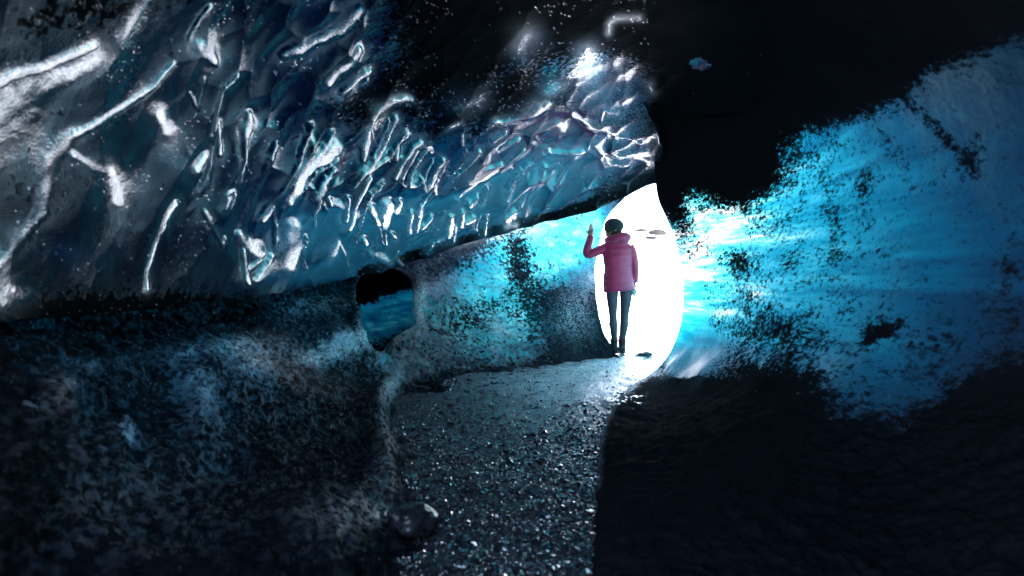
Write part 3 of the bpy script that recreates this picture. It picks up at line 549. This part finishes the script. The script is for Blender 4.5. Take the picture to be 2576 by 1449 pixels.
def ico():
    t = (1+5**.5)/2
    v = np.array([(-1,t,0),(1,t,0),(-1,-t,0),(1,-t,0),(0,-1,t),(0,1,t),(0,-1,-t),(0,1,-t),(t,0,-1),(t,0,1),(-t,0,-1),(-t,0,1)], float); v /= np.linalg.norm(v[0])
    f = np.array([(0,11,5),(0,5,1),(0,1,7),(0,7,10),(0,10,11),(1,5,9),(5,11,4),(11,10,2),(10,7,6),(7,1,8),(3,9,4),(3,4,2),(3,2,6),(3,6,8),(3,8,9),(4,9,5),(2,4,11),(6,2,10),(8,6,7),(9,8,1)])
    return v, f
iv, if_ = ico(); rs = np.random.RandomState(21); NP = 24000
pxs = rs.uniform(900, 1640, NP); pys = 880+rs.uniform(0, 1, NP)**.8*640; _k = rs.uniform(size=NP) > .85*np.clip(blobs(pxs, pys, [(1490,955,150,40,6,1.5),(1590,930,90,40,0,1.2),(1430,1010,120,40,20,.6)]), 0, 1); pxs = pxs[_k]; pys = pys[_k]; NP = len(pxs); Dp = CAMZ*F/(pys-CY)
C = np.stack([(pxs-CX)/F*Dp, Dp, Dp*0], -1); C[:, 2] = floor_z(C)
sz = np.clip(rs.lognormal(math.log(.0058), .55, NP), .003, .03)*np.interp(C[:, 1], [1, 7], [.9, 1.3])
A = rs.normal(size=(NP, 3, 3)); Qm = np.linalg.qr(A)[0]
sc = np.stack([sz*rs.uniform(.8, 1.3, NP), sz*rs.uniform(.7, 1.1, NP), sz*rs.uniform(.45, .8, NP)], -1)
loc = iv[None]*sc[:, None, :]*(1+.18*rs.normal(size=(NP, 12, 1)))
Vp = np.einsum('nij,nkj->nki', Qm, loc)*np.array([1, 1, .6])+C[:, None, :]+np.array([0, 0, .001])
Fp = (if_[None]+12*np.arange(NP)[:, None, None]).reshape(-1, 3)
pb = mesh_np('gravel', Vp.reshape(-1, 3), Fp, simple_mat('wet_pebble', (.03,.035,.045), .13, (.008,.009,.012), 60, spec=.9, ior=1.7), smooth=False)
tag(pb, 'loose wet black gravel covering the path', 'gravel', kind='stuff')

NG = 420; gxx = rs.uniform(1.0, 4.0, NG); gyy = rs.uniform(7.6, 15, NG); gs = np.clip(rs.lognormal(math.log(.014), .5, NG), .006, .05)
Cg = np.stack([gxx, gyy, gxx*0], -1)
# ------------------------------------------------------------------ outside: snow
M_SNOW = simple_mat('snow', (.82,.84,.88), .6, (.74,.78,.84), .4, .3, 3, .1)
def grid_sheet(name, xs, ys, zf, mat):
    X, Y = np.meshgrid(xs, ys); P = np.stack([X, Y, X*0], -1).reshape(-1, 3).astype(float); P[:, 2] = zf(P)
    ny, nx = X.shape; idx = np.arange(ny*nx).reshape(ny, nx); q = np.stack([idx[:-1, :-1], idx[:-1, 1:], idx[1:, 1:], idx[1:, :-1]], -1).reshape(-1, 4)
    return mesh_np(name, P, q, mat)
lin = np.linspace
xs = np.concatenate([-np.geomspace(2500, 22, 24), lin(-20, 40, 150), np.geomspace(42, 2500, 24)]); ys = np.concatenate([-np.geomspace(2500, 12, 20), lin(-10, 40, 130), np.geomspace(42, 2500, 24)])
def snow_z(P):
    x, y = P[:, 0], P[:, 1]
    hill = 7.5*sstep(14, 46, y)*(.75+.25*np.sin(x*.09+1))
    return -.10+.07*sstep(7.2, 8.5, y)*1.0+hill+.10*fbm(np.c_[x, y, x*0], .35, 3)*sstep(9, 13, y)
sn = grid_sheet('ground', xs, ys, snow_z, M_SNOW); tag(sn, kind='structure')

Cg[:, 2] = snow_z(Cg); Ag = np.linalg.qr(rs.normal(size=(NG, 3, 3)))[0]
Vg = np.einsum('nij,nkj->nki', Ag, iv[None]*(gs[:, None]*rs.uniform(.6, 1.2, (NG, 3)))[:, None, :])+Cg[:, None, :]
grit = mesh_np('grit', Vg.reshape(-1, 3), (if_[None]+12*np.arange(NG)[:, None, None]).reshape(-1, 3), simple_mat('grey_grit', (.01,.01,.011), .8, spec=.1), smooth=False); tag(grit, 'dark grit scattered on the snow outside the cave mouth', 'grit', kind='stuff')
M_ROCK = simple_mat('dark_basalt', (.03,.03,.035), .6, (.07,.07,.075), 9, .6, 30, .01)
M_WET = simple_mat('wet_basalt', (.035,.04,.048), .22, (.012,.014,.018), 14, .7, 40, .008, spec=.6)
M_ICECH = simple_mat('frosted_ice_lump', (.16,.21,.26), .28, (.06,.09,.12), 12, .5, 40, .01, spec=.6)
def rock(name, loc, size, mat, seed, label, cat, rough=.25, rz=0, sub=4, group=None, flat=False):
    bm = bmesh.new(); bmesh.ops.create_icosphere(bm, subdivisions=sub, radius=1)
    co = np.array([v.co[:] for v in bm.verts])
    n = fbm(co+seed*3.7, .9, 3)*rough*1.3+fbm(co+seed, 3.0, 3)*rough*.35
    co = co*(1+n[:, None]); co = np.sign(co)*np.abs(co)**.9
    for v, c in zip(bm.verts, co): v.co = (c[0]*size[0], c[1]*size[1], c[2]*size[2])
    me = bpy.data.meshes.new(name); bm.to_mesh(me); bm.free(); me.materials.append(mat)
    me.polygons.foreach_set('use_smooth', [not flat]*len(me.polygons))
    o = bpy.data.objects.new(name, me); COL.objects.link(o); o.location = loc; o.rotation_euler = (0, 0, rz)
    tag(o, label, cat, group); return o
def fl_at(px, py):
    D = CAMZ*F/(py-CY); return ((px-CX)/F*D, D, 0)
x, y, z = fl_at(1624, 896); rock('rock', (x, y, .02), (.085,.07,.035), M_ROCK, 2, 'small flat dark rock on the snow beside the person\'s boots', 'rock', .3, .3, 3, flat=True)
x, y, z = fl_at(1036, 1330); rock('rock', (x, y, .03), (.085,.07,.055), M_WET, 5, 'rounded frosty rock at the left edge of the gravel path, nearest the viewer', 'rock', .22, .6)
x, y, z = fl_at(1176, 1166); rock('rock', (x, y, .012), (.032,.028,.022), M_ROCK, 8, 'small black stone standing alone in the middle of the gravel', 'rock', .25, .2, 3)
x, y, z = fl_at(1522, 1022); rock('ice_lump', (x, y, .02), (.028,.026,.026), simple_mat('pale_ice_pebble', (.55,.6,.66), .2, (.4,.45,.5), 60), 3, 'small round white ice lump on the gravel near the right wall', 'ice lump', .12, 0, 3)
def onB(px, py, off=0.0):
    D = fB(np.array([float(px)]), np.array([float(py)]))[0]-off; return tuple(at(np.array([float(px)]), np.array([float(py)]), np.array([D]))[0])
for k, (px, py, s, lab) in enumerate([(118, 1010, (.055,.05,.065), 'large grey ice lump bulging from the left bank'), (205, 938, (.035,.03,.018), 'small pale ice lump above the large one on the left bank'), (60, 1035, (.028,.03,.026), 'grey ice lump at the left edge of the photo, left of the large lump'),
        (128, 1062, (.03,.03,.02), 'low grey ice lump just under the large one on the left bank')]):
    p = onB(px, py, .0); rock('ice_lump', p, s, M_ICECH, 20+k, lab, 'ice lump', .22, k*.7, 4, 'ice lumps in the left bank')
for k, (px, py, s, lab) in enumerate([(1655, 588, (.55,.4,.22), 'grey rock half buried in the snow slope, rightmost outside the cave'), (1636, 600, (.3,.3,.12), 'small grey rock on the snow slope, lowest of those outside'), (1612, 580, (.35,.3,.10), 'low grey rock on the snow slope just right of the person\'s head')]):
    dirv = np.array([(px-CX)/F, 1, -(py-CY)/F]); t = np.linspace(9, 60, 2000); Q = np.array([0, 0, CAMZ])+dirv*t[:, None]; hit = np.nonzero(Q[:, 2] < snow_z(Q))[0]
    q = Q[hit[0]] if len(hit) else Q[900]
    rock('rock', tuple(q), s, simple_mat('dry_basalt', (.010,.010,.011), .8, (.022,.022,.024), 2, spec=.1), 40+k, lab, 'rock', .3, k, 3, 'rocks on the snow slope')

# ------------------------------------------------------------------ the person
def loft(bm, path, nseg=20, quilt=0, ql=.06, up=(0, 1, 0)):
    """closed tapered tube: path of (x, y, z, ra, rb)"""
    P = smooth_poly(path, False, 8); rings = []; s = 0
    for k, p in enumerate(P):
        a = P[max(k-1, 0)][:3]; c = P[min(k+1, len(P)-1)][:3]; t = c-a; t /= np.linalg.norm(t)+1e-9
        if k: s += np.linalg.norm(P[k][:3]-P[k-1][:3])
        u = np.array(up, float); u -= t*(u@t)
        if np.linalg.norm(u) < .05: u = np.array([1., 0, 0])-t*t[0]
        u /= np.linalg.norm(u); w = np.cross(t, u)
        q = 1+quilt*(abs(math.sin(math.pi*s/ql))**.6-.6)
        rings.append([bm.verts.new(p[:3]+(w*math.cos(an)*p[3]+u*math.sin(an)*p[4])*q) for an in [2*math.pi*i/nseg for i in range(nseg)]])
    for r0, r1 in zip(rings, rings[1:]):
        for i in range(nseg): bm.faces.new((r0[i], r0[(i+1) % nseg], r1[(i+1) % nseg], r1[i]))
    bm.faces.new(rings[0][::-1]); bm.faces.new(rings[-1])
def ball(bm, c, r, rot=(0, 0, 0)):
    from mathutils import Matrix, Euler
    M = Matrix.Translation(c) @ Euler(rot).to_matrix().to_4x4() @ Matrix.Diagonal((*r, 1))
    bmesh.ops.create_uvsphere(bm, u_segments=24, v_segments=16, radius=1, matrix=M)
def fuse(name, bm, voxel, mat, parent, smooth_it=4, dec=None):
    bmesh.ops.recalc_face_normals(bm, faces=bm.faces)
    me = bpy.data.meshes.new(name+'_src'); bm.to_mesh(me); bm.free()
    t = bpy.data.objects.new(name+'_src', me); COL.objects.link(t)
    m = t.modifiers.new('r', 'REMESH'); m.mode = 'VOXEL'; m.voxel_size = voxel; m.use_smooth_shade = True
    if smooth_it: s = t.modifiers.new('s', 'SMOOTH'); s.factor = .5; s.iterations = smooth_it
    dg = bpy.context.evaluated_depsgraph_get(); dg.update(); me2 = bpy.data.meshes.new_from_object(t.evaluated_get(dg)); me2.name = name
    bpy.data.objects.remove(t); bpy.data.meshes.remove(me)
    me2.materials.clear(); me2.materials.append(mat)
    me2.polygons.foreach_set('use_smooth', [True]*len(me2.polygons))
    o = bpy.data.objects.new(name, me2); COL.objects.link(o); o.parent = parent; return o
PX, PY_ = (1554.6-CX)/F*7.3, 7.3
person = empty('person', (PX, PY_, .02))
tag(person, 'person in pink quilted jacket and dark beanie with left hand raised at the mouth', 'person')
SKIN = simple_mat('skin', (.50,.30,.22), .5, (.46,.27,.2), 30)
JACK = simple_mat('pink_quilted_nylon', (.42,.020,.10), .45, (.35,.017,.085), 14, .35, 70, .006, sheen=.3)
LEGM = simple_mat('slate_leggings', (.075,.065,.09), .7, (.06,.052,.072), 80)
HATM = simple_mat('dark_teal_knit', (.012,.03,.04), .9, (.008,.02,.028), 120, .6, 260, .004, sheen=.3)
HAIRM = simple_mat('dark_brown_hair', (.02,.014,.012), .5, (.03,.02,.015), 90, .6, 150, .004)
BOOTM = simple_mat('dark_boot_leather', (.02,.018,.022), .5, (.035,.025,.03), 40)
RED = simple_mat('dark_red_sock', (.12,.01,.015), .8)
bm = bmesh.new()
loft(bm, [(0,0,.84,.13,.10),(0,0,1.0,.13,.095),(-.005,0,1.2,.15,.10),(-.01,0,1.36,.15,.09),(-.015,0,1.43,.07,.06),(-.03,0,1.50,.055,.055),(-.045,0,1.56,.06,.06)])
loft(bm, [(-.07,0,.88,.075,.085),(-.068,.005,.7,.068,.075),(-.063,.01,.485,.045,.05),(-.058,-.01,.35,.046,.052),(-.045,0,.14,.032,.035),(-.045,0,.06,.032,.04)])
loft(bm, [(.085,0,.88,.078,.085),(.10,.005,.7,.070,.075),(.085,.015,.485,.048,.052),(.075,0,.32,.046,.052),(.053,0,.14,.032,.035),(.053,0,.06,.032,.04)])
for s in (-.045, .053): loft(bm, [(s,-.05,.05,.036,.035),(s-.01,.05,.045,.04,.03),(s-.02,.15,.035,.03,.02)])
loft(bm, [(-.13,0,1.37,.055,.055),(-.26,.005,1.31,.045,.045),(-.385,.01,1.265,.04,.04),(-.392,.01,1.30,.038,.038),(-.365,.005,1.40,.034,.034),(-.350,0,1.50,.025,.025)])
loft(bm, [(.14,0,1.37,.055,.055),(.195,0,1.22,.045,.045),(.212,0,1.12,.038,.038),(.22,.02,.98,.032,.032),(.222,.025,.90,.024,.026)])
# head: turned to the left, face toward -x
hc = np.array([-.058, .0, 1.605])
ball(bm, hc, (.098, .078, .112)); ball(bm, hc+(-.035, 0, -.055), (.062, .056, .065)); ball(bm, hc+(-.082, 0, -.098), (.022, .026, .018))
ball(bm, hc+(-.105, 0, -.028), (.020, .013, .020)); ball(bm, hc+(-.092, 0, -.008), (.014, .01, .03)); ball(bm, hc+(-.088, 0, -.066), (.018, .026, .008)); ball(bm, hc+(-.087, 0, -.077), (.016, .022, .007))
ball(bm, hc+(.012, -.078, -.03), (.018, .010, .030)); ball(bm, hc+(.012, .078, -.03), (.018, .010, .030))
for s in (-1, 1): ball(bm, hc+(-.088, s*.032, .006), (.012, .018, .008))
# raised left hand: palm and five fingers
ball(bm, (-.350, .0, 1.545), (.024, .044, .046), (0, 0, R(60))); 
for k, (dy, L, lean) in enumerate([(-.030, .072, -.016), (-.010, .082, -.005), (.011, .077, .004), (.030, .060, .012)]):
    b0 = np.array([-.352+dy*.55, dy*.9, 1.575]); b1 = b0+(.002, lean*.4, L*.42); b2 = b1+(.006, lean*.3, L*.33); b3 = b2+(.011, lean*.2, L*.26)
    loft(bm, [(*b0,.0088,.0088),(*b1,.0084,.0084),(*b2,.0076,.0076),(*b3,.006,.006)], 10)
loft(bm, [(-.346,-.030,1.53,.012,.012),(-.335,-.055,1.552,.010,.010),(-.330,-.066,1.58,.009,.009),(-.329,-.068,1.60,.006,.006)], 10)
# relaxed right hand
ball(bm, (.222, .03, .855), (.020, .038, .045))
for k, (dy, L) in enumerate([(-.024, .062), (-.008, .070), (.010, .068), (.027, .055)]):
    b0 = np.array([.222, .03+dy, .825]); b1 = b0+(.0, .002, -L*.42); b2 = b1+(-.008, .002, -L*.30); b3 = b2+(-.014, 0, -L*.2)
    loft(bm, [(*b0,.0088,.0088),(*b1,.0084,.0084),(*b2,.0076,.0076),(*b3,.006,.006)], 10)
loft(bm, [(.218,.058,.865,.012,.012),(.214,.078,.838,.010,.010),(.210,.080,.812,.008,.008)], 10)
body = fuse('body', bm, .0048, SKIN, person, 2)
bm = bmesh.new()
loft(bm, [(.017,0,.785,.200,.135),(.010,0,.86,.196,.14),(-.002,0,.95,.188,.135),(.0,0,1.08,.174,.125),(-.004,0,1.20,.184,.125),(-.010,0,1.32,.186,.115),(-.012,0,1.385,.160,.10),(-.015,0,1.43,.10,.085),(-.03,0,1.475,.078,.078)], 40, .045, .082)
loft(bm, [(-.12,0,1.355,.070,.070),(-.24,.003,1.31,.060,.060),(-.365,.008,1.262,.055,.055),(-.402,.008,1.285,.050,.052),(-.388,.006,1.36,.050,.050),(-.362,.002,1.44,.046,.046),(-.350,0,1.505,.040,.042)], 24, .05, .07)
loft(bm, [(.14,0,1.365,.062,.066),(.185,0,1.28,.058,.060),(.215,0,1.13,.052,.054),(.222,.015,1.02,.047,.048),(.226,.025,.895,.040,.042)], 24, .05, .07)
# folded-down hood around the neck
loft(bm, [(-.145,.03,1.445,.035,.035),(-.12,-.05,1.452,.045,.042),(-.05,-.10,1.462,.052,.05),(.04,-.105,1.480,.062,.058),(.105,-.04,1.470,.062,.055),(.10,.05,1.455,.045,.045)], 20, 0, 1, (0, 0, 1))
ball(bm, (.045, -.10, 1.455), (.095, .055, .068), (0, R(8), 0))
jacket = fuse('jacket', bm, .0075, JACK, person, 5)
bm = bmesh.new()
loft(bm, [(.017,.0,.80,.14,.115),(.014,0,.86,.15,.12),(.012,0,.90,.14,.11)], 32)
loft(bm, [(-.070,0,.86,.082,.092),(-.073,.005,.72,.075,.082),(-.063,.01,.485,.052,.058),(-.060,-.008,.36,.053,.060),(-.047,0,.17,.038,.042),(-.045,0,.12,.037,.04)], 24)
loft(bm, [(.098,0,.86,.084,.092),(.103,.005,.72,.078,.082),(.087,.015,.485,.055,.060),(.077,.0,.34,.054,.060),(.055,0,.17,.038,.042),(.053,0,.12,.037,.04)], 24)
fuse('trousers', bm, .007, LEGM, person, 3)
bm = bmesh.new(); ball(bm, (.19, -.05, .785), (.045, .02, .045)); loft(bm, [(.175,-.06,.80,.03,.03),(.192,-.06,.76,.022,.018),(.197,-.06,.72,.012,.012)], 12); fuse('shirt_hem', bm, .006, simple_mat('pale_grey_cotton', (.35,.34,.38), .8), person)
for s, r in ((-.050, .25), (.052, -.12)):
    bm = bmesh.new()
    loft(bm, [(s,0,.155,.046,.05),(s,0,.10,.045,.05),(s,-.01,.05,.046,.055)], 24)
    c, sn_ = math.cos(r), math.sin(r)
    def rr(x, y): return (s+x*c-y*sn_, x*sn_+y*c)
    loft(bm, [(*rr(0,-.075),.045,.035,.030),(*rr(0,-.03),.052,.047,.045),(*rr(0,.06),.05,.05,.045),(*rr(0,.14),.035,.048,.030),(*rr(0,.19),.03,.036,.022)], 24, 0, 1, (0, 0, 1))
    bt = fuse('boot', bm, .006, BOOTM, person, 3)
    bm = bmesh.new(); loft(bm, [(*rr(0,-.085),.008,.044,.012),(*rr(0,0),.008,.050,.012),(*rr(0,.10),.008,.054,.012),(*rr(0,.20),.010,.040,.012)], 24, 0, 1, (0, 0, 1)); fuse('sole', bm, .006, simple_mat('black_rubber', (.012,.012,.012), .7), bt)
    bm = bmesh.new(); loft(bm, [(s,0,.145,.050,.054),(s,0,.165,.049,.053),(s,0,.178,.045,.048)], 24); fuse('cuff', bm, .006, RED if s > 0 else BOOTM, bt)
bm = bmesh.new(); ball(bm, hc+(.008, 0, .026), (.126, .102, .098), (0, R(6), 0)); loft(bm, [(*(hc+(.02,0,-.035)),.112,.098),(*(hc+(.008,0,-.005)),.122,.103),(*(hc+(0,0,.03)),.120,.10)], 32); ball(bm, hc+(-.088, 0, .010), (.036, .055, .012), (0, R(-12), 0))
hat = fuse('beanie', bm, .006, HATM, person, 3)
bm = bmesh.new(); ball(bm, hc+(.030, 0, -.055), (.080, .084, .085)); loft(bm, [(*(hc+(.03,-.01,-.06)),.078,.08),(*(hc+(.02,-.03,-.12)),.075,.06),(*(hc+(.0,-.05,-.165)),.06,.035)], 24)
fuse('hair', bm, .006, HAIRM, person, 3)

# ------------------------------------------------------------------ sky, sun, camera
SUN_EL, SUN_DIR = 38, np.array([.7, -.7])
az = math.atan2(SUN_DIR[0], SUN_DIR[1])
w = bpy.data.worlds.new('World'); SC.world = w; w.use_nodes = True; nt = w.node_tree; nt.nodes.clear()
sky = nt.nodes.new('ShaderNodeTexSky'); sky.sky_type = 'NISHITA'; sky.sun_disc = False; sky.sun_elevation = R(SUN_EL); sky.sun_rotation = az; sky.dust_density = 2.5; sky.altitude = 300
bg = nt.nodes.new('ShaderNodeBackground'); bg.inputs[1].default_value = .15; wo = nt.nodes.new('ShaderNodeOutputWorld')
nt.links.new(sky.outputs[0], bg.inputs[0]); nt.links.new(bg.outputs[0], wo.inputs[0])
L = bpy.data.lights.new('sun', 'SUN'); L.energy = 4.5; L.angle = R(12); L.color = (1, .95, .88)
lo = bpy.data.objects.new('sun', L); COL.objects.link(lo)
from mathutils import Vector
dv = Vector((math.sin(az)*math.cos(R(SUN_EL)), math.cos(az)*math.cos(R(SUN_EL)), math.sin(R(SUN_EL))))
lo.rotation_euler = dv.to_track_quat('Z', 'Y').to_euler()
cam = bpy.data.cameras.new('camera'); co = bpy.data.objects.new('camera', cam); COL.objects.link(co); SC.camera = co
co.location = (0, 0, CAMZ); co.rotation_euler = (R(90), 0, 0); cam.sensor_width = 36; cam.lens = 36*F/2576; cam.clip_start = .02; cam.clip_end = 6000
cam.dof.use_dof = True; cam.dof.focus_distance = 5.5; cam.dof.aperture_fstop = 2.0
SC.view_settings.view_transform = 'Standard'; SC.view_settings.look = 'None'; SC.view_settings.gamma = 1; SC.view_settings.exposure = 3.5
cy = SC.cycles; cy.max_bounces = 8; cy.diffuse_bounces = 4; cy.glossy_bounces = 4; cy.transmission_bounces = 6; cy.use_denoising = True
cy.caustics_reflective = False; cy.caustics_refractive = False; cy.sample_clamp_indirect = 6
